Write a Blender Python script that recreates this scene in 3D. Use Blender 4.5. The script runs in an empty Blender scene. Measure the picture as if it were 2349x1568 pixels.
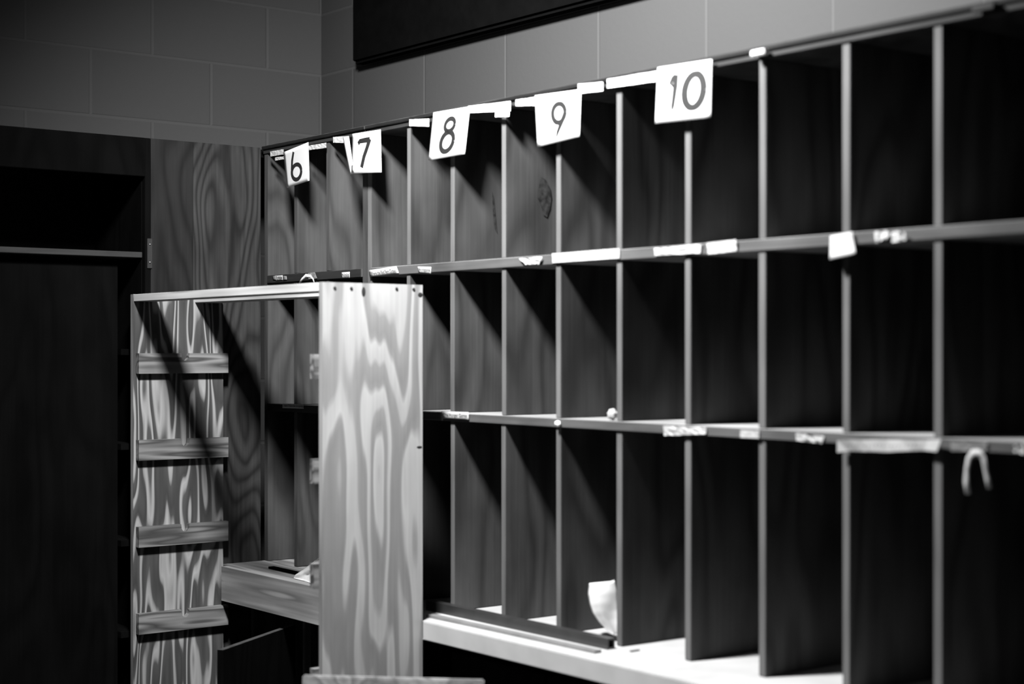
import bpy, bmesh, math, random
from mathutils import Vector
random.seed(7)
S = bpy.context.scene
COL = S.collection

# ------------------------------------------------------------------ camera
W, H = 2349.0, 1568.0
FPX, HORIZON, EYE = 3751.0, 805.0, 1.55
YAW = math.radians(52.14)
SN, CS = math.sin(YAW), math.cos(YAW)
CAM = Vector((4.353, -2.436, EYE))
FWD, RGT, UP = Vector((-SN, CS, 0)), Vector((CS, SN, 0)), Vector((0, 0, 1))
cd = bpy.data.cameras.new('camera'); cam = bpy.data.objects.new('camera', cd); COL.objects.link(cam)
cam.location = CAM
cam.rotation_euler = (math.radians(90), 0, YAW)
cd.sensor_width = 36; cd.lens = 36 * FPX / W; cd.shift_y = (HORIZON - H / 2) / W
cd.clip_start = .05; cd.clip_end = 50
cd.dof.use_dof = True; cd.dof.focus_distance = 4.75; cd.dof.aperture_fstop = 2.0
S.camera = cam

# ------------------------------------------------------------------ light
w = bpy.data.worlds.new('world'); S.world = w; w.use_nodes = True
w.node_tree.nodes['Background'].inputs[0].default_value = (1, 1, 1, 1)
w.node_tree.nodes['Background'].inputs[1].default_value = .001
LAMP = Vector((1.60, -.94, 2.98))
ld = bpy.data.lights.new('shaded_lamp', 'SPOT'); lamp = bpy.data.objects.new('shaded_lamp', ld); COL.objects.link(lamp)
lamp.location = LAMP
ld.energy = 700; ld.shadow_soft_size = .13; ld.spot_size = math.radians(135); ld.spot_blend = 1.
lamp.rotation_euler = Vector((-.22, .84, -1.)).to_track_quat('-Z', 'Y').to_euler()
S.view_settings.view_transform = 'Standard'; S.view_settings.look = 'None'
S.view_settings.gamma = 1; S.view_settings.use_curve_mapping = False
S.view_settings.exposure = 0

# ------------------------------------------------------------------ geometry of the place
def ray(px, py): return FWD + RGT * ((px - W / 2) / FPX) + UP * ((HORIZON - py) / FPX)
def onY(px, py, Y=0.): d = ray(px, py); return CAM + d * ((Y - CAM.y) / d.y)
def onX(px, py, X=0.): d = ray(px, py); return CAM + d * ((X - CAM.x) / d.x)
def onZ(px, py, Z): d = ray(px, py); return CAM + d * ((Z - CAM.z) / d.z)

# ------------------------------------------------------------------ materials
def newmat(name):
    m = bpy.data.materials.new(name); m.use_nodes = True
    return m, m.node_tree.nodes, m.node_tree.links, m.node_tree.nodes['Principled BSDF']
def g(v): return (v, v, v, 1)
def setramp(r, stops):
    e = r.color_ramp.elements
    e[0].position, e[0].color = stops[0][0], g(stops[0][1])
    e[1].position, e[1].color = stops[-1][0], g(stops[-1][1])
    for p, v in stops[1:-1]:
        n = e.new(p); n.color = g(v)
def mth(N, L, op, a, b=None):
    n = N.new('ShaderNodeMath'); n.operation = op
    for i, v in enumerate((a, b)):
        if v is None: continue
        if isinstance(v, (int, float)): n.inputs[i].default_value = v
        else: L.new(v, n.inputs[i])
    return n.outputs[0]
def wood(name, stops, axis='z', sc=6., stretch=.18, bands=9., rough=.55, blotch=.35, fine=.25, spec=.12, seed=0., detail=1.5):
    """grain = contour lines of a stretched noise, with fine streaks and blotches"""
    m, N, L, B = newmat(name)
    tc = N.new('ShaderNodeTexCoord'); oi = N.new('ShaderNodeObjectInfo')
    off = N.new('ShaderNodeVectorMath'); off.operation = 'ADD'
    cx = N.new('ShaderNodeCombineXYZ')
    r = mth(N, L, 'MULTIPLY', oi.outputs['Random'], 37.)
    r2 = mth(N, L, 'ADD', r, seed)
    for i in range(3): L.new(r2, cx.inputs[i])
    L.new(tc.outputs['Object'], off.inputs[0]); L.new(cx.outputs[0], off.inputs[1])
    def mapped(s, st):
        mp = N.new('ShaderNodeMapping'); v = [s, s, s]; v['xyz'.index(axis)] = s * st
        mp.inputs['Scale'].default_value = v; L.new(off.outputs[0], mp.inputs[0]); return mp.outputs[0]
    n1 = N.new('ShaderNodeTexNoise'); n1.inputs['Scale'].default_value = 1; n1.inputs['Detail'].default_value = detail; n1.inputs['Roughness'].default_value = .45
    L.new(mapped(sc, stretch), n1.inputs['Vector'])
    b = mth(N, L, 'MULTIPLY', n1.outputs['Fac'], bands)
    b = mth(N, L, 'FRACT', b)
    rp = N.new('ShaderNodeValToRGB'); setramp(rp, stops); L.new(b, rp.inputs[0])
    n2 = N.new('ShaderNodeTexNoise'); n2.inputs['Scale'].default_value = 1; n2.inputs['Detail'].default_value = 4
    L.new(mapped(130., .03), n2.inputs['Vector'])
    n3 = N.new('ShaderNodeTexNoise'); n3.inputs['Scale'].default_value = 1; n3.inputs['Detail'].default_value = 3
    L.new(mapped(7., .6), n3.inputs['Vector'])
    a = mth(N, L, 'MULTIPLY', mth(N, L, 'SUBTRACT', n2.outputs['Fac'], .5), fine * 2)
    c = mth(N, L, 'MULTIPLY', mth(N, L, 'SUBTRACT', n3.outputs['Fac'], .5), blotch * 4)
    k = mth(N, L, 'MAXIMUM', mth(N, L, 'ADD', mth(N, L, 'ADD', a, c), 1.), .1)
    mx = N.new('ShaderNodeVectorMath'); mx.operation = 'SCALE'
    L.new(rp.outputs[0], mx.inputs[0]); L.new(k, mx.inputs['Scale'])
    L.new(mx.outputs[0], B.inputs['Base Color'])
    B.inputs['Roughness'].default_value = rough; B.inputs['Specular IOR Level'].default_value = spec
    bp = N.new('ShaderNodeBump'); bp.inputs['Strength'].default_value = .15; bp.inputs['Distance'].default_value = .001
    L.new(n2.outputs['Fac'], bp.inputs['Height']); L.new(bp.outputs[0], B.inputs['Normal'])
    return m
def plain(name, v, rough=.6, spec=.3, var=.15, scale=20., metal=0., bump=0.):
    m, N, L, B = newmat(name)
    n = N.new('ShaderNodeTexNoise'); n.inputs['Scale'].default_value = scale; n.inputs['Detail'].default_value = 4
    tc = N.new('ShaderNodeTexCoord'); L.new(tc.outputs['Object'], n.inputs['Vector'])
    rp = N.new('ShaderNodeValToRGB'); setramp(rp, [(.3, v * (1 - var)), (.7, min(1, v * (1 + var)))])
    L.new(n.outputs['Fac'], rp.inputs[0]); L.new(rp.outputs[0], B.inputs['Base Color'])
    B.inputs['Roughness'].default_value = rough; B.inputs['Specular IOR Level'].default_value = spec; B.inputs['Metallic'].default_value = metal
    if bump:
        bp = N.new('ShaderNodeBump'); bp.inputs['Strength'].default_value = bump; bp.inputs['Distance'].default_value = .003
        L.new(n.outputs['Fac'], bp.inputs['Height']); L.new(bp.outputs[0], B.inputs['Normal'])
    return m
def blocks(name, v, along, px0, zline, mk=1.25):
    """painted concrete block, 0.406 x 0.203, joints in phase with px0 (metres along) and zline"""
    m, N, L, B = newmat(name)
    tc = N.new('ShaderNodeTexCoord'); sp = N.new('ShaderNodeSeparateXYZ'); L.new(tc.outputs['Object'], sp.inputs[0])
    u = mth(N, L, 'SUBTRACT', sp.outputs[along], px0 - 40.6); z = mth(N, L, 'SUBTRACT', sp.outputs['Z'], zline - 4.06)
    cb = N.new('ShaderNodeCombineXYZ'); L.new(u, cb.inputs[0]); L.new(z, cb.inputs[1])
    br = N.new('ShaderNodeTexBrick'); L.new(cb.outputs[0], br.inputs['Vector'])
    br.inputs['Scale'].default_value = 1; br.inputs['Brick Width'].default_value = .406; br.inputs['Row Height'].default_value = .203
    br.inputs['Mortar Size'].default_value = .006; br.inputs['Mortar Smooth'].default_value = .6
    br.inputs['Color1'].default_value = g(v); br.inputs['Color2'].default_value = g(v * .93); br.inputs['Mortar'].default_value = g(v * mk)
    n = N.new('ShaderNodeTexNoise'); n.inputs['Scale'].default_value = 60; n.inputs['Detail'].default_value = 5
    L.new(tc.outputs['Object'], n.inputs['Vector'])
    L.new(br.outputs['Color'], B.inputs['Base Color'])
    hgt = mth(N, L, 'SUBTRACT', mth(N, L, 'MULTIPLY', n.outputs['Fac'], .3), br.outputs['Fac'])
    bp = N.new('ShaderNodeBump'); bp.inputs['Strength'].default_value = .5; bp.inputs['Distance'].default_value = .003
    L.new(hgt, bp.inputs['Height']); L.new(bp.outputs[0], B.inputs['Normal'])
    B.inputs['Roughness'].default_value = .75; B.inputs['Specular IOR Level'].default_value = .2
    return m

M = {}
fl = [(0, .35), (.25, .9), (.5, 1.), (.72, .75), (.9, .4), (1, .35)]
def st(k, lo=.5): return [(p, k * (lo + (1 - lo) * v)) for p, v in fl]
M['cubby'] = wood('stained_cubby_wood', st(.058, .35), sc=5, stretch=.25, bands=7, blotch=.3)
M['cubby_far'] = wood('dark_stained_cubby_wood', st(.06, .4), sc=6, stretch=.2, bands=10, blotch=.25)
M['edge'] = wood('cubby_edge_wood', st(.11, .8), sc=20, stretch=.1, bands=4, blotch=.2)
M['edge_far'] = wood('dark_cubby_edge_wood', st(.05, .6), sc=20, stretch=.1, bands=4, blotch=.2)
M['shelf'] = wood('shelf_top_wood', st(.26, .7), axis='x', sc=6, stretch=.2, bands=5, blotch=.25)
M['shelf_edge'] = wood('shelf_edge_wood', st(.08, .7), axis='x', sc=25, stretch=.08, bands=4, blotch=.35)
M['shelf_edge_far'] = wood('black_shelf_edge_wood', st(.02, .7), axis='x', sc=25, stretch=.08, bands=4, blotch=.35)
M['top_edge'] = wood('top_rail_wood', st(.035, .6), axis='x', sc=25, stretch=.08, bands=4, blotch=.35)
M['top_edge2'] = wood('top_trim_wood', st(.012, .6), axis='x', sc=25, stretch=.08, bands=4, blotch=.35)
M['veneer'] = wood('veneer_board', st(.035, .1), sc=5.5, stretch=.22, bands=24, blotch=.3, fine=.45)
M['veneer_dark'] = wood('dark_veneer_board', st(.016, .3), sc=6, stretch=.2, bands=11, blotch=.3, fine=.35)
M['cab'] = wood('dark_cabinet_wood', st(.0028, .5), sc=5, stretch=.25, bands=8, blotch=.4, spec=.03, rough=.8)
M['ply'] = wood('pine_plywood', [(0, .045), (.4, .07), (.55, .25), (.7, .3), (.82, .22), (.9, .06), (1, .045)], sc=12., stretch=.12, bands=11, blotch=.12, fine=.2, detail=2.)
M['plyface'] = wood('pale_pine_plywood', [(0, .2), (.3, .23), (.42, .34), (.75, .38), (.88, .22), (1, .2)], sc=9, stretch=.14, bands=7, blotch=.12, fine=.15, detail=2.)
M['pine'] = wood('pine_rail', [(0, .3), (.4, .55), (.7, .6), (.9, .32), (1, .3)], axis='x', sc=26, stretch=.06, bands=4, blotch=.12, fine=.3)
M['pine_y'] = wood('pine_cleat', [(0, .05), (.4, .16), (.7, .2), (.9, .08), (1, .05)], axis='y', sc=28, stretch=.09, bands=4, blotch=.2, fine=.3)
M['plyedge'] = wood('plywood_edge', [(0, .12), (.5, .3), (1, .14)], sc=60, stretch=.02, bands=5, blotch=.1)
M['counter_old'] = wood('pine_counter', [(0, .16), (.4, .26), (.7, .3), (.9, .15), (1, .16)], axis='x', sc=20, stretch=.07, bands=5, blotch=.15, fine=.3)
M['counter'] = plain('pale_counter_laminate', .42, rough=.4, var=.08, scale=12, spec=.4)
M['paper'] = plain('white_paper', .38, rough=.8, var=.04, scale=40)
M['card'] = plain('white_card', .62, rough=.7, var=.02, scale=10)
M['tape'] = plain('masking_tape', .36, rough=.5, var=.12, scale=60)
M['cleartape'] = plain('yellowed_clear_tape', .16, rough=.25, var=.3, scale=90, spec=.6)
M['ink'] = plain('marker_ink', .012, rough=.6)
M['ink_grey'] = plain('printed_ink', .06, rough=.6)
M['bar'] = plain('dark_steel_bar', .06, rough=.35, spec=.6, metal=.6)
M['strip'] = plain('worn_aluminium_strip', .22, rough=.5, metal=.3)
M['black'] = plain('near_black', .003, rough=.9, spec=0.)
M['hole'] = plain('screw_hole_dark', .02)
M['screw'] = plain('screw_steel', .35, rough=.3, metal=.8)
M['ceil'] = plain('ceiling_paint', .3)
M['floor'] = plain('vinyl_floor', .06, rough=.4)
M['cloth'] = plain('white_cloth', .75, rough=.9, var=.1, scale=60)

# ------------------------------------------------------------------ mesh helpers
def box(bm, a, b, mi=0, front=None, rz=0):
    """box from corner a to corner b; `front` = material index of the -Y face"""
    (x0, y0, z0), (x1, y1, z1) = a, b
    x0, x1 = sorted((x0, x1)); y0, y1 = sorted((y0, y1)); z0, z1 = sorted((z0, z1))
    v = [bm.verts.new(p) for p in ((x0, y0, z0), (x1, y0, z0), (x1, y1, z0), (x0, y1, z0), (x0, y0, z1), (x1, y0, z1), (x1, y1, z1), (x0, y1, z1))]
    for idx in ((3, 2, 1, 0), (4, 5, 6, 7), (0, 1, 5, 4), (1, 2, 6, 5), (2, 3, 7, 6), (3, 0, 4, 7)):
        f = bm.faces.new([v[i] for i in idx]); f.material_index = mi
        if front is not None and idx == (0, 1, 5, 4): f.material_index = front
    return v
def obj(name, bm, mats, parent=None, bevel=0., loc=None):
    me = bpy.data.meshes.new(name)
    if bevel:
        bmesh.ops.bevel(bm, geom=list(bm.edges), offset=bevel, segments=2, affect='EDGES', clamp_overlap=True)
    if loc is not None:
        bmesh.ops.translate(bm, verts=bm.verts, vec=-Vector(loc))
    bm.to_mesh(me); bm.free()
    for m in (mats if isinstance(mats, (list, tuple)) else [mats]): me.materials.append(M[m])
    o = bpy.data.objects.new(name, me); COL.objects.link(o)
    if loc is not None: o.location = loc
    if parent is not None:
        o.parent = parent
        o.location = Vector(o.location) - Vector(parent['_w'] if '_w' in parent else (0, 0, 0))
        if '_w' in parent and loc is None: pass
    return o
ROOTS = []
def thing(name, label, cat, loc=(0, 0, 0), group=None):
    o = bpy.data.objects.new(name, None); o.empty_display_size = .1; COL.objects.link(o); o.location = loc
    o['label'] = label; o['category'] = cat; o['_w'] = list(loc)
    if group: o['group'] = group
    ROOTS.append(o); return o
def tag(o, label, cat, group=None):
    o['label'] = label; o['category'] = cat
    if group: o['group'] = group
    return o
def sub(o, part):
    """make o a sub-part of `part` (both children of one thing) without moving it"""
    o.parent = part; o.location = Vector(o.location) - Vector(part.location); return o
def struct(name, bm, mats, bevel=0.):
    o = obj(name, bm, mats, bevel=bevel); o['kind'] = 'structure'; return o
def bx(name, a, b, mats, parent=None, bevel=0., front=None):
    bm = bmesh.new(); box(bm, a, b, front=front); return obj(name, bm, mats, parent, bevel)

# ------------------------------------------------------------------ setting
D, E = .42, .36             # depth of the cubbies, depth of the left cabinet
TOPZ = EYE + .616
XR = 5.6                    # far right extent
jx = onY(890, 200, D + .001).x
YL = -3.2
bm = bmesh.new(); box(bm, (-E - .2, D, 0), (XR, D + .15, 3.3)); 
M['blockR'] = blocks('painted_block_right', .05, 'X', jx, 2.268)
M['blockL'] = blocks('painted_block_left', .07, 'Y', onX(349, 250, -E).y, 2.268, 1.12)
struct('wall_right', bm, 'blockR')
bm = bmesh.new(); box(bm, (-E - .2, YL, 0), (-E, D - .0005, 3.3)); struct('wall_left', bm, 'blockL')
bm = bmesh.new(); box(bm, (-E - .2, YL, -.1), (XR, D + .15, 0)); struct('floor', bm, 'floor')
bm = bmesh.new(); box(bm, (-E - .2, YL, 3.3), (XR, D + .15, 3.4)); struct('ceiling', bm, 'ceil')
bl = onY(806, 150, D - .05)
bm = bmesh.new(); box(bm, (bl.x, D - .05, 2.468), (XR, D - .0005, 3.3)); struct('dark_box', bm, 'black', bevel=.01)  # near-black box covering the upper part of the right wall

# ------------------------------------------------------------------ cubby units along the right wall
Z_TOP = (EYE + .593, TOPZ); Z_S1 = (EYE + .2035, EYE + .227); Z_S2 = (EYE - .178, EYE - .157)
CL, CR = EYE - .63, EYE - .66          # counter tops, left and right
T = .019
def cubby(name, label, x0, x1, divs, base, face, edge, shelf_edge, lwide=T, rwide=T):
    t = thing(name, label, 'bookshelf', (x0, 0, base))
    def B(n, a, b, mats, front=None):
        bm = bmesh.new(); box(bm, a, b, front=front); o = obj(n, bm, mats, t, bevel=.0012, loc=((a[0]+b[0])/2, 0, (a[2]+b[2])/2)); return o
    B('side_panel', (x0, 0, base), (x0 + lwide, D - .012, Z_TOP[0]), [face, edge], 1)
    B('side_panel', (x1 - rwide, 0, base), (x1, D - .012, Z_TOP[0]), [face, edge], 1)
    B('top_board', (x0, -.004, Z_TOP[0]), (x1, D - .001, Z_TOP[1] - .010), [face, 'top_edge'], 1)
    B('top_trim', (x0, -.010, Z_TOP[1] - .0095), (x1, .03, Z_TOP[1]), [face, 'top_edge2'], 1)
    B('back_panel', (x0 + .001, D - .011, base), (x1 - .001, D - .002, Z_TOP[0] - .0005), face)
    ix0, ix1 = x0 + lwide + .0005, x1 - rwide - .0005
    for z0, z1 in (Z_S1, Z_S2):
        B('shelf', (ix0, -.004, z0), (ix1, D - .013, z1), ['shelf' if face == 'cubby' else 'cubby_far', shelf_edge], 1)
    for x in divs:
        for z0, z1 in ((base, Z_S2[0]), (Z_S2[1], Z_S1[0]), (Z_S1[1], Z_TOP[0])):
            th = T + random.uniform(-.001, .001)
            B('divider', (x - th / 2, random.uniform(0, .002), z0 + .0005), (x + th / 2, D - .013, z1 - .0005), [face, edge], 1)
    return t
xa = [onY(p, 600).x for p in (678, 752)]
xj = onY(843, 600).x
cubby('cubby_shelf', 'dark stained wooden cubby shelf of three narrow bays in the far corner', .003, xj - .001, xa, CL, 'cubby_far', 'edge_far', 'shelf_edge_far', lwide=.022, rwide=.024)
cen = [937, 1038, 1155, 1281, 1420, 1577, 1748, 1940, 2151]
xb = [onY(p, 600).x for p in cen]
step = xb[-1] - xb[-2]
xb += [xb[-1] + step * k for k in (1, 2, 3)]
XB1 = xb[-1] + step
cubby('cubby_shelf', 'long cubby shelf with tall open bays and pale divider edges on the pale counter', xj + .001, XB1, xb, CR, 'cubby', 'edge', 'shelf_edge', lwide=.022)

big = [o for o in ROOTS if o.name == 'cubby_shelf.001'][0]
def mark(name, pts, X, parent):
    c = sum((onX(x, y, X) for x, y in pts), Vector()) / len(pts); bm = bmesh.new()
    A = [bm.verts.new(onX(x, y, X + .0006)) for x, y in pts]; B2 = [bm.verts.new(onX(x, y, X + .0001)) for x, y in pts]
    bm.faces.new(A); bm.faces.new(B2[::-1]); n = len(pts)
    for i in range(n): bm.faces.new((A[i], A[(i + 1) % n], B2[(i + 1) % n], B2[i]))
    bmesh.ops.recalc_face_normals(bm, faces=bm.faces); return obj(name, bm, 'knot', parent)
M['knot'] = plain('knot_wood', .022, var=.9, scale=70)
mark('knot', [(1240, 405), (1252, 412), (1262, 432), (1265, 452), (1262, 478), (1255, 498), (1246, 492), (1241, 470), (1232, 452), (1236, 430)], xb[2] + T / 2 + .001, big)
mark('crack', [(1129, 440), (1133, 452), (1138, 505), (1141, 535), (1136, 527), (1131, 500)], xb[1] + T / 2 + .001, big)

# ------------------------------------------------------------------ corner panel (two veneered boards) beside the left cabinet
yA, yB = onX(346, 500).y, onX(443, 500).y
t = thing('veneer_panel', 'tall two-tone veneered panel with swirling grain in the corner beside the cubbies', 'panel', (0, yB, 0))
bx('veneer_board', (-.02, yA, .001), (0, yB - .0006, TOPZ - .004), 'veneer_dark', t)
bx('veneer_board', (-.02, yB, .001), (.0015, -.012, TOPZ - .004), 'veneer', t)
bx('top_cleat', (-E + .002, yA, TOPZ - .03), (-.021, D - .03, TOPZ - .006), 'cab', t)
# parts of an Empty: bx works in world space, so shift by the root
for c in t.children: pass

# ------------------------------------------------------------------ left cabinet
yO = yA - .002
z_h = onX(340, 405).z
t = thing('tall_cabinet', 'tall dark open cabinet with one long shelf against the left wall', 'cabinet', (0, -1.5, 0))
YE = -2.6
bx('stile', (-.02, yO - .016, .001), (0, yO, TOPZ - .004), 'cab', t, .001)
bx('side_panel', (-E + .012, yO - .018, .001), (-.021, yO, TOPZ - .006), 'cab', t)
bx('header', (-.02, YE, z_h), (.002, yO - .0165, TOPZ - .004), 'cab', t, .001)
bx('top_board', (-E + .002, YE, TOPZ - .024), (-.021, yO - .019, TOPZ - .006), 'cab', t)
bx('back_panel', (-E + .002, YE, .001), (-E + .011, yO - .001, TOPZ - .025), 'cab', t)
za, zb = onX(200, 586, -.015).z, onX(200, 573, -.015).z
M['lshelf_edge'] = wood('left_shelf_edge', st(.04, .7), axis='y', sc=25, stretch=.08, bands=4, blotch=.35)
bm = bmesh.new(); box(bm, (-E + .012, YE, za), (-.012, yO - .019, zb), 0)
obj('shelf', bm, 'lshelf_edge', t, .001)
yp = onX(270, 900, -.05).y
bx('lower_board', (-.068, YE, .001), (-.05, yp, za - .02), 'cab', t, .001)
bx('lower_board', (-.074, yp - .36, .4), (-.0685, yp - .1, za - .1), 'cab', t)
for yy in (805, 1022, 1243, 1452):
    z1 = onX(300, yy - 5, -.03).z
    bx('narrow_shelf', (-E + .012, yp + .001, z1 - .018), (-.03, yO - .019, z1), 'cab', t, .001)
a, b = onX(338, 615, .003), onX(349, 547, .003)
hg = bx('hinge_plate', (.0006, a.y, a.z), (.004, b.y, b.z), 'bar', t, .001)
bm = bmesh.new()
bm.free()
for k in (.2, .8):
    bm = bmesh.new(); bmesh.ops.create_uvsphere(bm, u_segments=8, v_segments=6, radius=.003)
    bmesh.ops.translate(bm, verts=bm.verts, vec=(.004, (a.y + b.y) / 2, a.z + k * (b.z - a.z)))
    sub(obj('screw', bm, 'bar', t), hg)
# ------------------------------------------------------------------ open plywood bookcase (frame) standing in front of the corner
YB = -.15
pr = onY(970, 900, YB); PXR = pr.x                       # outer face of the right panel
YF = YB - .285
Pt = .018
PXL = .008
ZT = EYE + .162; ZB = .002
t = thing('plywood_bookcase', 'open pine plywood bookcase frame without shelves, standing against the counter', 'bookcase', ((PXL + PXR) / 2, YF, ZB))
def panel(n, x0, x1, mat):
    bm = bmesh.new(); box(bm, (x0, YF, ZB), (x1, YB, ZT), front=1)
    return obj(n, bm, [mat, 'plyedge'], t, .0008, loc=(x0, YF, ZB))
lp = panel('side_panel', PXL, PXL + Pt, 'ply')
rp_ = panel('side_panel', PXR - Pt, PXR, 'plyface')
for y0, y1 in ((YF + .0015, YF + .066), (YB - .092, YB - .014)):
    bm = bmesh.new(); box(bm, (PXL + Pt + .0005, y0, ZT - .021), (PXR - Pt - .0005, y1, ZT - .0005))
    obj('top_rail', bm, 'pine', t, .001, loc=(PXL, y0, ZT))
bx('bottom_rail', (PXL + Pt + .0005, YF + .0015, ZB + .05), (PXR - Pt - .0005, YF + .02, ZB + .12), 'pine', t, .001)
for k in range(4):                                       # screws along the head of the right panel
    px = (768, 806, 910, 949)[k]; p = onX(px, 660.5 + k, PXR)
    bm = bmesh.new(); bmesh.ops.create_cone(bm, cap_ends=True, segments=16, radius1=.0045, radius2=.0035, depth=.0016)
    bmesh.ops.rotate(bm, verts=bm.verts, cent=(0, 0, 0), matrix=__import__('mathutils').Matrix.Rotation(math.pi / 2, 3, 'Y'))
    bmesh.ops.translate(bm, verts=bm.verts, vec=(PXR + .0005, p.y, p.z)); sub(obj('screw', bm, 'hole', t), rp_)
for (px, py, ry, rz_) in ((834, 669, .0055, .012), (964, 676, .007, .006), (962, 1025, .008, .003)):   # knots
    p = onX(px, py, PXR); bm = bmesh.new()
    bmesh.ops.create_uvsphere(bm, u_segments=16, v_segments=8, radius=1)
    for v in bm.verts: v.co = Vector((v.co.x * .001 + PXR, v.co.y * ry + p.y, v.co.z * rz_ + p.z))
    sub(obj('knot', bm, 'hole', t), rp_)
def cleat(x0, x1, zc, ya, yb):
    """rail 6 cm high with a rounded notch cut into the middle of its top edge"""
    hh, nw, nd = .058, .013, .022
    ym = (ya + yb) / 2 + .003
    pts = [(ya, 0), (yb, 0), (yb, hh), (ym + nw, hh), (ym + nw * .9, hh - nd * .6), (ym + nw * .45, hh - nd * .95), (ym, hh - nd), (ym - nw * .45, hh - nd * .95), (ym - nw * .9, hh - nd * .6), (ym - nw, hh), (ya, hh)]
    bm = bmesh.new()
    A = [bm.verts.new((x0, y, zc + z)) for y, z in pts]; Bv = [bm.verts.new((x1, y, zc + z)) for y, z in pts]
    n = len(pts)
    bm.faces.new(A[::-1]); bm.faces.new(Bv)
    for i in range(n): bm.faces.new((A[i], A[(i + 1) % n], Bv[(i + 1) % n], Bv[i]))
    bmesh.ops.recalc_face_normals(bm, faces=bm.faces)
    return bm
for k in range(6):
    z = EYE - .064 - k * .2465
    o = obj('shelf_cleat', cleat(PXL + Pt + .0004, PXL + Pt + .020, z, YF + .008, YB + .006), 'pine_y', t, loc=(PXL, YF, z)); sub(o, lp)
    o = obj('shelf_cleat', cleat(PXR - Pt - .020, PXR - Pt - .0004, z - .001, YF - .012, YB - .006), 'pine_y', t, loc=(PXR, YF, z)); sub(o, rp_)

# ------------------------------------------------------------------ counters
YC1, YC2 = -.168, -.152
XP = onY(962, 900, -.013).x
bm = bmesh.new()
P2 = [(PXL + Pt + .022, YC1), (XP, YC1), (XP, -.013), (xj - .0005, -.013), (xj - .0005, D - .001), (.002, D - .001), (.002, YB + .008), (PXL + Pt + .022, YB + .008)]
lo = [bm.verts.new((x, y, CL - .10)) for x, y in P2]; hi = [bm.verts.new((x, y, CL - .0005)) for x, y in P2]
bm.faces.new(lo[::-1]); bm.faces.new(hi)
for i in range(len(P2)): bm.faces.new((lo[i], lo[(i + 1) % 8], hi[(i + 1) % 8], hi[i]))
o = obj('pine_counter', bm, 'counter_old', loc=(.5, 0, CL - .05))
tag(o, 'thick pine counter with streaky grain under the dark corner cubbies', 'counter')
bm = bmesh.new()
P2 = [(PXR + .003, YC2), (XB1, YC2), (XB1, D - .001), (xj + .0005, D - .001), (xj + .0005, -.0125), (XP + .001, -.0125), (XP + .001, YB + .002), (PXR + .003, YB + .002)]
lo = [bm.verts.new((x, y, CR - .046)) for x, y in P2]; hi = [bm.verts.new((x, y, CR - .0005)) for x, y in P2]
bm.faces.new(lo[::-1]); bm.faces.new(hi)
for i in range(len(P2)): bm.faces.new((lo[i], lo[(i + 1) % 8], hi[(i + 1) % 8], hi[i]))
o = obj('pale_counter', bm, 'counter', bevel=.003, loc=(2, 0, CR - .02))
tag(o, 'long pale counter carrying the cubby shelf right of the plywood bookcase', 'counter')

# base cabinets
def base_cab(label, x0, x1, top, yf, doors, openx=None):
    t = thing('base_cabinet', label, 'cabinet', (x0, 0, 0))
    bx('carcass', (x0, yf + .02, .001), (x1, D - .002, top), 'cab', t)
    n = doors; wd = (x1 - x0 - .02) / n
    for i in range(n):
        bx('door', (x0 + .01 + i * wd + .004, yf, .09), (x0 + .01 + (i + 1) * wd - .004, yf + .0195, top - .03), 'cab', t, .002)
    return t
base_cab('dark low cabinet under the pale counter on the right', PXR + .02, XB1, CR - .0465, -.09, 6)
t = thing('base_cabinet', 'dark open-fronted low cabinet under the pine counter', 'cabinet', (.1, 0, 0))
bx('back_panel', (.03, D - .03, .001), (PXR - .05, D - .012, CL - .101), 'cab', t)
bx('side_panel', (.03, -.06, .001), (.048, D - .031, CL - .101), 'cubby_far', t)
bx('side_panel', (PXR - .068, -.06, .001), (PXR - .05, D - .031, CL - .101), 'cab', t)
pp = onY(697, 1480, -.08)
bx('stile', (pp.x - .006, -.08, .001), (pp.x + .006, -.0605, CL - .101), 'edge', t)
# swung-open door: hinged near the middle, its top edge sloping toward the lens
zt = EYE - .77
P0, P1 = onZ(671, 1432, zt), onZ(505, 1490, zt)
dv = (P1 - P0).normalized(); nv = Vector((-dv.y, dv.x, 0)) * .009
bm = bmesh.new(); vs = []
for z in (.05, zt):
    for q in (P0 - nv, P1 - nv, P1 + nv, P0 + nv): vs.append(bm.verts.new((q.x, q.y, z)))
for idx in ((3, 2, 1, 0), (4, 5, 6, 7), (0, 1, 5, 4), (1, 2, 6, 5), (2, 3, 7, 6), (3, 0, 4, 7)):
    f = bm.faces.new([vs[i] for i in idx]); f.material_index = 1 if idx == (4, 5, 6, 7) else 0
bmesh.ops.recalc_face_normals(bm, faces=bm.faces)
obj('door', bm, ['cab', 'edge_far'], t, .001)

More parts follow.
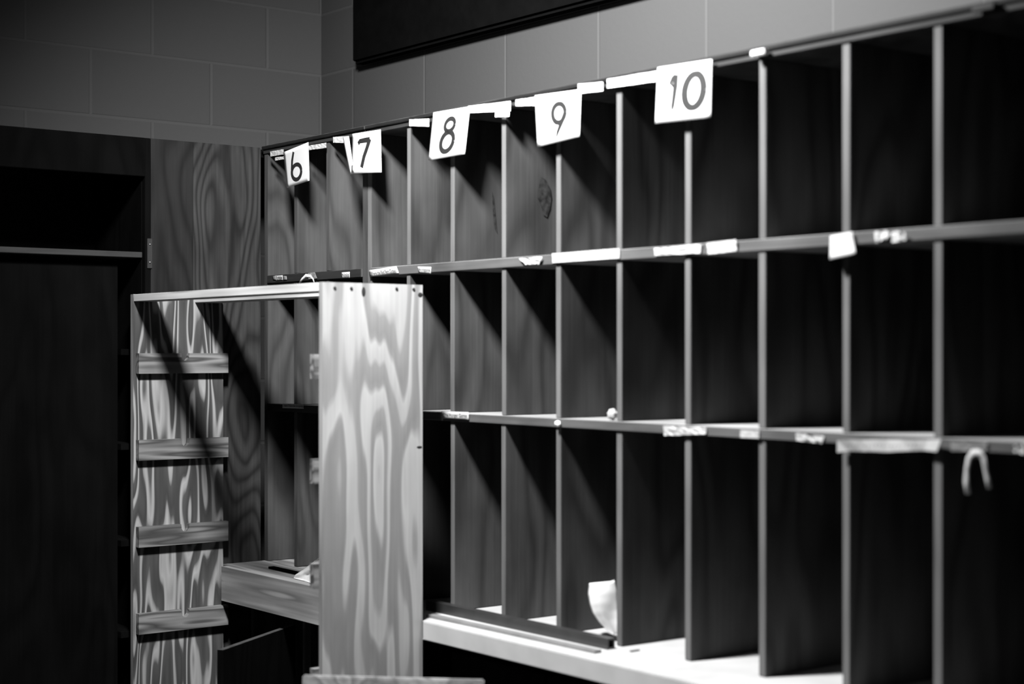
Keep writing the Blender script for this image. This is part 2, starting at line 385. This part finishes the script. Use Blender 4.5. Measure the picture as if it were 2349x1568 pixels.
# chair back in front of the bookcase
def atd(px, py, dep): r = ray(px, py); return CAM + r * dep
c0, c1 = atd(697, 1549, 3.55), atd(1112, 1553, 3.50)
t = thing('wooden_chair', 'wooden chair seen only as the top rail of its back, below the bookcase side', 'chair', ((c0.x + c1.x) / 2, (c0.y + c1.y) / 2, 0))
zr = (c0.z + c1.z) / 2; c0.z = c1.z = 0
d = (c1 - c0).normalized(); nrm = Vector((-d.y, d.x, 0)); Lc = (c1 - c0).length
if nrm.dot(FWD) > 0: nrm = -nrm
def slab(bm, u0, u1, v0, v1, z0, z1, lean=0.):
    vs = []
    for z, l in ((z0, lean), (z1, 0)):
        for u, v in ((u0, v0), (u1, v0), (u1, v1), (u0, v1)):
            q = c0 + d * u + nrm * (v + l); vs.append(bm.verts.new((q.x, q.y, z)))
    for idx in ((3, 2, 1, 0), (4, 5, 6, 7), (0, 1, 5, 4), (1, 2, 6, 5), (2, 3, 7, 6), (3, 0, 4, 7)): bm.faces.new([vs[i] for i in idx])
    bmesh.ops.recalc_face_normals(bm, faces=bm.faces)
def part(n, *a, mat='plyedge', bev=.002):
    bm = bmesh.new(); slab(bm, *a); return obj(n, bm, mat, t, bev)
part('backrest', 0, Lc, 0, .014, zr - .10, zr, .01, mat='counter_old', bev=.003)
for u in (.03, Lc - .055):
    part('back_post', u, u + .025, .015, .035, .45, zr - .03, .03, mat='cab')
    part('leg', u, u + .03, .05, .08, .001, .43, -.03, mat='cab')
    part('leg', u, u + .03, .36, .39, .001, .43, .03, mat='cab')
part('seat', 0, Lc, .03, .42, .431, .449, mat='edge')

# ------------------------------------------------------------------ paper things on the front of the cubbies
def push(p, off): return CAM + (p - CAM) * ((p.y - off - CAM.y) / (p.y - CAM.y))
def bil(c, u, v):
    return (c[0] * (1 - u) + c[1] * u) * (1 - v) + (c[3] * (1 - u) + c[2] * u) * v
def sheet(name, corners, Y, mat, parent=None, nx=8, ny=6, bend=None, th=.0006, crumple=0.):
    """paper quad given by its corners on the plane Y; real thickness; bend(u,v) pushes it into the room"""
    c = [onY(x, y, Y) for x, y in corners]
    bm = bmesh.new(); rows = []
    for back in (0, 1):
        gr = []
        for j in range(ny + 1):
            for i in range(nx + 1):
                u, v = i / nx, j / ny; p = bil(c, u, v)
                rnd = random.Random((i * 31 + j * 17 + len(name) + int(corners[0][0])))
                off = (bend(u, v) if bend else 0) + crumple * rnd.random()
                p = p + Vector((crumple * .4 * (rnd.random() - .5), 0, crumple * .4 * (rnd.random() - .5)))
                p = push(p, off)
                gr.append(bm.verts.new((p.x, p.y + back * th, p.z)))
        rows.append(gr)
    F, Bk = rows; s = nx + 1
    for j in range(ny):
        for i in range(nx):
            a = j * s + i
            bm.faces.new((F[a], F[a + s], F[a + s + 1], F[a + 1])); bm.faces.new((Bk[a], Bk[a + 1], Bk[a + s + 1], Bk[a + s]))
    ring = [j * s for j in range(ny)] + [ny * s + i for i in range(nx)] + [j * s + nx for j in range(ny, 0, -1)] + [i for i in range(nx, 0, -1)]
    for k in range(len(ring)):
        a, b = ring[k], ring[(k + 1) % len(ring)]; bm.faces.new((F[a], Bk[a], Bk[b], F[b]))
    bmesh.ops.recalc_face_normals(bm, faces=bm.faces)
    for f in bm.faces: f.smooth = crumple == 0
    return obj(name, bm, mat, parent), c
def ribbon(name, strokes, c, bend, mat, parent, lift=.0006):
    """strokes: list of [(u,v,half width)] in card space, drawn as thin raised ink"""
    bm = bmesh.new(); w_, h_ = (c[1] - c[0]).length, (c[3] - c[0]).length
    for stk in strokes:
        L_ = []
        for i, (u, v, hw) in enumerate(stk):
            a, b = stk[max(i - 1, 0)], stk[min(i + 1, len(stk) - 1)]
            dx, dy = (b[0] - a[0]) * w_, (b[1] - a[1]) * h_; l = math.hypot(dx, dy) or 1
            nx_, ny_ = -dy / l * hw / 1, dx / l * hw / 1
            q = []
            for sgn in (-1, 1):
                uu, vv = u + sgn * nx_ / w_, v + sgn * ny_ / h_; p = bil(c, uu, vv)
                q.append(bm.verts.new(push(p, (bend(uu, vv) if bend else 0) + lift)))
            L_.append(q)
        for i in range(len(L_) - 1):
            bm.faces.new((L_[i][0], L_[i][1], L_[i + 1][1], L_[i + 1][0]))
    r = bmesh.ops.extrude_face_region(bm, geom=list(bm.faces))
    bmesh.ops.translate(bm, verts=[v for v in r['geom'] if isinstance(v, bmesh.types.BMVert)], vec=(0, .0002, 0))
    bmesh.ops.recalc_face_normals(bm, faces=bm.faces)
    return obj(name, bm, mat, parent)
def ell(cu, cv, ru, rv, a0, a1, w0, w1=None, n=28, tilt=0.):
    out = []
    for i in range(n + 1):
        k = i / n; a = math.radians(a0 + (a1 - a0) * k); ww = w0 if w1 is None else w0 + (w1 - w0) * abs(math.cos(a))
        x, y = ru * math.cos(a), rv * math.sin(a)
        out.append((cu + x - tilt * y, cv + y, ww))
    return out
FY = -.013
def lettering(text, c, parent, box_uv=(.06, .2, .94, .82), mat='ink_grey', bend=None, lift=.0008):
    cu = bpy.data.curves.new('lettering', 'FONT'); cu.body = text; cu.size = 1
    to = bpy.data.objects.new('lettering', cu); me = bpy.data.meshes.new_from_object(to)
    bpy.data.objects.remove(to); xs = [v.co.x for v in me.vertices]; ys = [v.co.y for v in me.vertices]
    x0, x1, y0, y1 = min(xs), max(xs), min(ys), max(ys)
    for v in me.vertices:
        u = box_uv[0] + (box_uv[2] - box_uv[0]) * (v.co.x - x0) / (x1 - x0)
        q = box_uv[3] - (box_uv[3] - box_uv[1]) * (v.co.y - y0) / (y1 - y0)
        p = bil(c, u, q); v.co = push(p, lift + (bend(u, q) if bend else 0))
    me.materials.append(M[mat]); me.name = 'lettering'
    o = bpy.data.objects.new('lettering', me); COL.objects.link(o); o.parent = parent; o['_abs'] = 1
    return o

def sign(name, label, corners, strokes, bend):
    o, c = sheet('number_sign', corners, FY, 'card', nx=10, ny=10, bend=bend, th=.0008)
    tag(o, label, 'sign', 'number signs along the top of the cubbies')
    ribbon('numeral', strokes, c, bend, 'ink', o)
    return o
K = .0055
sign('6', 'curled white card sign with the number 6, at the far left end', [(650, 349), (707, 326), (709.5, 414), (658, 431)],
     [[(.40, .10, K * .9), (.32, .32, K), (.28, .55, K), (.28, .68, K)], ell(.47, .66, .20, .20, 0, 360, K, K * 1.2)],
     lambda u, v: .003 + .003 * v + .032 * u)
sign('7', 'white card sign with a bold number 7, second from the corner', [(808, 307), (873, 297), (875, 395), (806, 398)],
     [[(.22, .27, K * 1.1), (.27, .21, K * 1.1), (.45, .20, K * 1.2), (.62, .20, K * 1.3)], [(.62, .18, K * 1.5), (.52, .4, K * 1.3), (.42, .6, K * 1.3), (.34, .86, K * 1.3)]],
     lambda u, v: .003 + .014 * v * v + .006 * math.sin(u * 3.14))
sign('8', 'tilted white card sign with the number 8, middle of the row', [(994, 258), (1078, 244), (1066, 353), (983, 368)],
     [ell(.50, .32, .13, .13, 0, 360, .0062, .0066, tilt=.1), ell(.47, .67, .17, .20, 0, 360, .0066, .0080, tilt=.1)],
     lambda u, v: .003 + .008 * v)
sign('9', 'white card sign with the thin number 9, between the 8 and the 10', [(1227, 219), (1333, 205), (1329, 313), (1233, 337)],
     [ell(.52, .42, .14, .19, 0, 360, .0064, .0076), [(.66, .44, .0075), (.60, .58, .0078), (.54, .70, .0066), (.49, .80, .0055), (.46, .90, .003)]],
     lambda u, v: .003 + .010 * v)
sign('10', 'large white card sign with the number 10, nearest of the row', [(1509, 155), (1633, 136), (1630, 269.5), (1503, 283)],
     [[(.36, .17, .0065), (.345, .38, .0080), (.33, .55, .0068), (.31, .73, .006), (.30, .80, .003)], [(.35, .19, .007), (.30, .26, .0095), (.25, .31, .0055), (.31, .38, .003)],
      ell(.69, .50, .17, .29, 0, 360, .0070, .0105, n=40, tilt=.06)],
     lambda u, v: .003 + .006 * v)

def strip(label, corners, mat='tape', crumple=.002, Y=FY, name='tape_strip', cat='tape', group='white tape strips along the top rail', nx=10, ny=3, bend=None):
    o, c = sheet(name, corners, Y, mat, nx=nx, ny=ny, crumple=crumple, bend=bend)
    return tag(o, label, cat, group), c
def q4(x0, y0, x1, y1, h0, h1=None):
    h1 = h0 if h1 is None else h1
    return [(x0, y0), (x1, y1), (x1, y1 + h1), (x0, y0 + h0)]
M['tapew'] = plain('bright_white_tape', .8, rough=.6, var=.05, scale=60)
strip('short white tape tag left of the number 6 sign', q4(620, 347, 650, 342, 12))
strip('tiny tape scrap under the tag left of the number 6 sign', q4(631, 361, 652, 358, 7))
strip('white tape strip just right of the number 6 sign', q4(708, 334, 748, 327, 10, 12))
strip('white tape strip just left of the number 7 sign', q4(764, 314, 800, 312, 13, 16))
o, c = sheet('paper_ribbon', [(786, 314), (800, 312), (812, 397), (803, 400)], FY - .001, 'card', nx=3, ny=12, bend=lambda u, v: .004 + .010 * math.sin(v * 3))
tag(o, 'thin white paper ribbon drooping behind the left edge of the number 7 sign', 'ribbon')
strip('short bright tape piece left of the number 8 sign', q4(939, 274, 984, 272, 15, 18), 'tapew')
strip('bright white tape strip running right from the number 8 sign', q4(1074, 243, 1171, 232, 16, 22), 'tapew')
strip('small tape stub hanging at the right end of the strip beside the number 8', q4(1136, 254, 1168, 251, 14, 16), 'tapew', Y=FY - .004)
strip('bright white tape strip joining the number 9 sign from the left', q4(1183, 229, 1232, 222, 14, 20), 'tapew')
strip('bright white tape strip leaving the number 9 sign to the right', q4(1326, 193, 1383, 188, 22, 20), 'tapew')
strip('long bright white tape strip leading to the number 10 sign', q4(1393, 182, 1512, 162, 20, 23), 'tapew')
# folded tag over the rail
t = tag(bx('folded_tag', onY(1720, 130, FY - .012), onY(1764, 112, FY + .003), 'tapew', None, .002), 'small folded white tag clipped on the rail right of the number 10 sign', 'tag')
bx('shelf_clip', onY(2228, 30, FY - .008), onY(2288, 4, FY + .002), 'top_edge', None, .002)
tag(bpy.data.objects['shelf_clip'], 'dim grey clip on the top rail near the right edge', 'clip')

# labels on the shelves
LY = -.0062
def label(desc, corners, text=None, mat='paper', crumple=0., Y=LY, bend=None, nx=8, ny=3, uv=(.06, .2, .94, .82), group='paper labels on the upper shelf edge', ink='ink_grey', name='paper_label'):
    o, c = sheet(name, corners, Y, mat, nx=nx, ny=ny, crumple=crumple, bend=bend)
    tag(o, desc, 'label', group)
    if isinstance(text, tuple): smudge(text, c, o, uv, crumple)
    elif text: lettering(text, c, o, uv, ink, bend, lift=.0008 + crumple)
    return o
def smudge(words, c, o, uv, crumple):
    """print too blurred to read: rows of little strokes in word-like groups"""
    n = sum(words) + len(words); du = (uv[2] - uv[0]) / n; u = uv[0]; st = []; rnd = random.Random(n)
    for wd in words:
        for k in range(wd):
            m = (uv[1] + uv[3]) / 2 + rnd.uniform(-.04, .04); hgt = rnd.choice((.10, .10, .18))
            st.append([(u + du * .5, m - hgt, .0005), (u + du * .4, m + .10, .0005)]); u += du
        u += du
    ribbon('lettering', st, c, None, 'ink_grey', o, lift=.0007 + crumple)
G1, G2 = 'paper labels on the upper shelf edge', 'paper labels on the lower shelf edge'
la = label('tiny white label reading 1984 between two yellowed tape patches', [(634, 632), (648, 631), (649, 642), (635, 643)], '1984', ink='ink')
for cc in ([(625, 634), (634, 631), (635, 643), (626, 641)], [(649, 632), (657, 633), (658, 641), (650, 643)]):
    o, _ = sheet('tape_patch', cc, LY, 'cleartape', la, nx=3, ny=3)
label('small white label reading Noka on the black shelf edge', [(783.5, 624.5), (802, 623), (802, 636.5), (784, 637.5)], 'Noka')
label('slanting white label reading Where the Red Fern Grows', [(846, 619.5), (909, 610), (915, 626), (848, 635)], 'Where the Red Fern Grows', Y=LY - .002, uv=(.04, .3, .93, .85))
label('small white label reading Antigone right of the slanting label', [(957.5, 611), (989, 612), (988, 627.5), (960, 625)], 'Antigone')
label('crumpled white label with a drooping corner', [(1190, 592), (1244, 588), (1236, 606), (1206, 607)], (5, 1), crumple=.004, Y=LY - .003)
label('longest white label strip on the upper shelf, covering one whole bay', [(1266, 581), (1421, 569), (1421, 592), (1267, 603)], (11, 8, 2, 5), crumple=.0012, nx=14, uv=(.05, .42, .92, .72))
label('worn white label in the bay right of the longest strip', [(1500, 569), (1609, 559), (1606, 580), (1502, 586)], (3, 9, 2, 3, 5), crumple=.003, nx=12, Y=LY - .001, uv=(.05, .3, .95, .75))
label('broad white label just left of the pale shelf end, text blurred', [(1621, 557), (1688, 549), (1690, 575), (1624, 583)], (3, 8), crumple=.002, Y=LY - .002, uv=(.08, .35, .92, .75))
o, c = sheet('sticky_note', [(1904, 541), (1955, 531), (1963, 582), (1903, 595)], LY - .003, 'paper', nx=6, ny=6, bend=lambda u, v: .001 + .014 * v * v)
tag(o, 'blank square white note hanging from the upper shelf over a divider', 'note')
o, c = strip('crumpled paper scrap, left one of the pair beside the square note', [(2006, 532), (2044, 526), (2034, 548), (2008, 558)], 'paper', .006, LY - .004, 'paper_scrap', 'scrap', 'paper scraps on the upper shelf edge', 5, 4)
o, c = strip('crumpled paper scrap, right one of the pair beside the square note', [(2044, 530), (2077, 533), (2078, 550), (2046, 556)], 'paper', .006, LY - .004, 'paper_scrap', 'scrap', 'paper scraps on the upper shelf edge', 5, 4)
label('small white label reading Here There Be Dragons on the lower shelf', [(648, 925), (696, 926.5), (697, 937), (648, 935.5)], 'Here There Be Dragons', group=G2, ink='ink')
label('white label reading The Hunger Games beside the plywood bookcase', [(1012, 943), (1075, 945), (1075, 963), (1016, 959.5)], 'The Hunger Games', group=G2, Y=LY - .002)
label('worn white label over the divider on the lower shelf, curled left end', [(1521, 976), (1620, 980), (1619, 995), (1523, 999)], (6, 7), crumple=.003, group=G2, nx=12, uv=(.1, .3, .9, .75))
label('dull masking tape label without writing on the lower shelf', [(1698, 986), (1741, 987), (1741, 1005), (1698, 1003)], None, 'tape', .001, group=G2)
label('small wrinkled label between the dull tape and the long wrinkled strip', [(1826, 992), (1890, 1000), (1886, 1017), (1826, 1009)], (3, 2), crumple=.004, group=G2, uv=(.1, .3, .9, .75))
label('long wrinkled white label strip, widest on the lower shelf', [(1919, 1009), (2160, 1008), (2150, 1034), (1920, 1036)], (4, 6, 3, 5), crumple=.008, Y=LY - .003, group=G2, nx=8, ny=1, uv=(.08, .35, .9, .7))
label('dim grey tape label above the hanging hook shaped ribbon', [(2180, 1012), (2265, 1014), (2262, 1034), (2182, 1034)], None, 'cleartape', .002, group=G2)
label('small crumpled label at the right edge of the lower shelf', [(2325, 1020), (2352, 1016), (2352, 1042), (2328, 1036)], None, 'tape', .006, group=G2)

# ribbons made of bent tubes / flat bands
def band(name, pts, hw, mat, label_, cat, th=.0008, Y0=None, axis=Vector((0, 1, 0))):
    bm = bmesh.new(); prev = None
    for i, p in enumerate(pts):
        a, b = pts[max(i - 1, 0)], pts[min(i + 1, len(pts) - 1)]
        tdir = (b - a).normalized(); n = tdir.cross(axis).normalized()
        h_ = hw[i] if isinstance(hw, (list, tuple)) else hw
        vs = [bm.verts.new(p + n * h_ + axis * s * th - n * 0) for s in (-1, 1)] + [bm.verts.new(p - n * h_ + axis * s * th) for s in (1, -1)]
        if prev:
            for k in range(4): bm.faces.new((prev[k], prev[(k + 1) % 4], vs[(k + 1) % 4], vs[k]))
        else: bm.faces.new(vs)
        prev = vs
    bm.faces.new(prev[::-1]); bmesh.ops.recalc_face_normals(bm, faces=bm.faces)
    for f in bm.faces: f.smooth = True
    return tag(obj(name, bm, mat), label_, cat)
def Pk(lst, Y): return [onY(x, y, Y - dy) for x, y, dy in lst]
band('tape_loop', Pk([(2220, 1133, .008), (2217, 1105, .01), (2218, 1075, .014), (2223, 1050, .016), (2233, 1040, .012), (2246, 1040, .012), (2256, 1050, .016), (2261, 1080, .015), (2266, 1100, .012), (2269, 1120, .01)], -.006), [.005, .006, .0045, .005, .008, .008, .005, .004, .005, .004], 'tape', 'curled strip of tape hanging like a hook below the lower shelf at right', 'tape')
band('curled_ribbon', Pk([(686, 651, .004), (693, 640, .008), (702, 632, .014), (712, 633, .016), (718, 640, .012), (721, 651, .006)], -.006), [.003, .0035, .005, .004, .003, .003], 'cloth', 'curled torn paper loop sticking up behind the plywood bookcase top', 'paper')
o, c = sheet('tape_patch', [(706, 626), (722, 624), (727, 638), (708, 640)], LY, 'cleartape', None, nx=4, ny=3, crumple=.001)
tag(o, 'shiny brown tape patch on the black shelf edge beside the torn paper loop', 'tape')

# crumpled balls
def blob(name, p, r, label_, mat='paper', sq=(1, 1, 1), cat='paper'):
    bm = bmesh.new(); bmesh.ops.create_icosphere(bm, subdivisions=3, radius=1)
    rnd = random.Random(int(p.x * 1000))
    ph = [rnd.uniform(0, 6) for _ in range(6)]
    for v in bm.verts:
        k = 1 + .13 * math.sin(v.co.x * 5 + ph[0]) * math.cos(v.co.y * 6 + ph[1]) + .08 * math.sin(v.co.z * 9 + ph[2])
        v.co = Vector((v.co.x * r * sq[0] * k, v.co.y * r * sq[1] * k, v.co.z * r * sq[2] * k))
    for f in bm.faces: f.smooth = True
    mz = min(v.co.z for v in bm.verts)
    o = obj(name, bm, mat); o.location = (p.x, p.y, p.z - mz if p.z else p.z)
    return tag(o, label_, cat)
p = onY(1405, 950, .02); blob('paper_ball', Vector((p.x, .02, Z_S2[1] + .0005)), .012, 'small white paper ball at the right end of a bay on the lower shelf')
p = onY(1281, 972, -.008); o = blob('adhesive_putty', Vector((p.x, -.010, p.z - .007)), .009, 'round white dot of putty on the lower shelf edge', 'tapew', (1, .5, .8), 'putty')
p = onZ(1297, 1442, CR); blob('paper_ball', Vector((p.x, p.y, CR + .021)), .016, 'crumpled white paper scrap lying on the dark steel bar', 'paper', (1.3, .6, .6))

# ------------------------------------------------------------------ bars lying on the counter
def bar(name, a, b, hw, h, mat, label_, cat, hollow=False):
    d = (b - a).normalized(); n = Vector((-d.y, d.x, 0))
    t0 = [a - n * hw, a + n * hw]
    bm = bmesh.new()
    prof = [(-hw, 0), (hw, 0), (hw, h), (-hw, h)]
    inn = [(-hw + .004, .004), (hw - .004, .004), (hw - .004, h - .004), (-hw + .004, h - .004)]
    rings = []
    for p in (a, b):
        rings.append([bm.verts.new((p.x + n.x * o_, p.y + n.y * o_, p.z + z)) for o_, z in prof])
    for k in range(4): bm.faces.new((rings[0][k], rings[0][(k + 1) % 4], rings[1][(k + 1) % 4], rings[1][k]))
    if hollow:
        ri = []
        for p in (a, b): ri.append([bm.verts.new((p.x + n.x * o_, p.y + n.y * o_, p.z + z)) for o_, z in inn])
        for k in range(4):
            bm.faces.new((ri[0][k], ri[0][(k + 1) % 4], ri[1][(k + 1) % 4], ri[1][k]))
            for e in (0, 1): bm.faces.new((rings[e][k], rings[e][(k + 1) % 4], ri[e][(k + 1) % 4], ri[e][k]))
    else:
        bm.faces.new(rings[0]); bm.faces.new(rings[1][::-1])
    bmesh.ops.recalc_face_normals(bm, faces=bm.faces)
    return tag(obj(name, bm, mat), label_, cat)
z0 = CR + .0003
bar('steel_tube', onZ(985, 1397, z0), onZ(1402, 1488, z0), .011, .024, 'bar', 'long dark square steel tube lying on the pale counter below the bays', 'tube', True)
bar('flat_strip', onZ(985, 1413, z0), onZ(1372, 1497, z0), .010, .006, 'strip', 'thin grey metal strip lying in front of the dark tube on the counter', 'strip')
p = onZ(1455, 1492, z0)
bar('flat_scrap', onZ(1446, 1494, z0), onZ(1466, 1491, z0), .003, .002, 'bar', 'tiny dark scrap lying on the pale counter right of the tube', 'scrap')

# leaning paper in the bay left of the divider at 1420 and the cloth on the left counter
def surf(name, rows, mat, label_, cat, th=.0008):
    """rows of world points -> thick smooth sheet"""
    bm = bmesh.new(); V = [[bm.verts.new(p) for p in r] for r in rows]
    for j in range(len(V) - 1):
        for i in range(len(V[0]) - 1): bm.faces.new((V[j][i], V[j][i + 1], V[j + 1][i + 1], V[j + 1][i]))
    bmesh.ops.recalc_face_normals(bm, faces=bm.faces)
    for f in bm.faces: f.smooth = True
    o = obj(name, bm, mat); md = o.modifiers.new('thick', 'SOLIDIFY'); md.thickness = th
    sb = o.modifiers.new('sub', 'SUBSURF'); sb.subdivision_type = 'SIMPLE'; sb.levels = 1; sb.render_levels = 2
    return tag(o, label_, cat)
xd = xb[4] - T / 2
rows = []
for (y, xl) in ((1337, 1352), (1362, 1349), (1385, 1353), (1405, 1360), (1425, 1374), (1445, 1393), (1456, 1408)):
    r = []
    for k in range(5):
        u = k / 4; pxx = xl + (1417 - xl) * u
        q = onY(pxx, y - 6 * u, .035 - .03 * u + .012 * math.sin(u * 3 + y * .03))
        q.x = min(q.x, xd - .002); q.z = max(q.z, CR + .002)
        r.append(q)
    rows.append(r)
surf('loose_paper', rows, 'card', 'white sheet of paper curled upright against a divider above the tube end', 'paper')
rows = []
for jy, (y, xl, xr) in enumerate(((1274, 738, 760), (1290, 716, 765), (1305, 696, 765), (1318, 677, 765), (1331, 673, 765), (1341, 700, 765))):
    r = []
    for k in range(7):
        u = k / 6; q = onY(xl + (xr - xl) * u, y, -.10 - .008 * math.sin(u * 7 + y * .13) - .045 * jy / 5)
        q.z = max(q.z, CL + .0015); r.append(q)
    rows.append(r)
surf('crumpled_cloth', rows, 'cloth', 'white crumpled cloth on the pine counter, half hidden by the plywood bookcase', 'cloth', .0015)
a, b = onZ(622, 1303, CL), onZ(682, 1317, CL)
bar('dark_slot', onZ(622, 1303, CL + .0003), onZ(690, 1318, CL + .0003), .009, .006, 'black', 'flat black bar standing for a dark slot in the pine counter beside the white cloth', 'slot')  # flat black bar added in place of the dark slot in the counter

# ------------------------------------------------------------------ parents: keep every part where it was built
for o in list(COL.objects):
    if o.parent is not None:
        pl = Vector(o.parent.location)
        if '_w' in o.parent:
            if not o.get('_done'):
                # obj() already removed the root position for every child of an Empty
                pass
        else:
            o.location = Vector(o.location) - pl if pl.length and o.get('_abs') else o.location
for o in COL.objects:
    for k in ('_w', '_abs', '_done'):
        if k in o: del o[k]
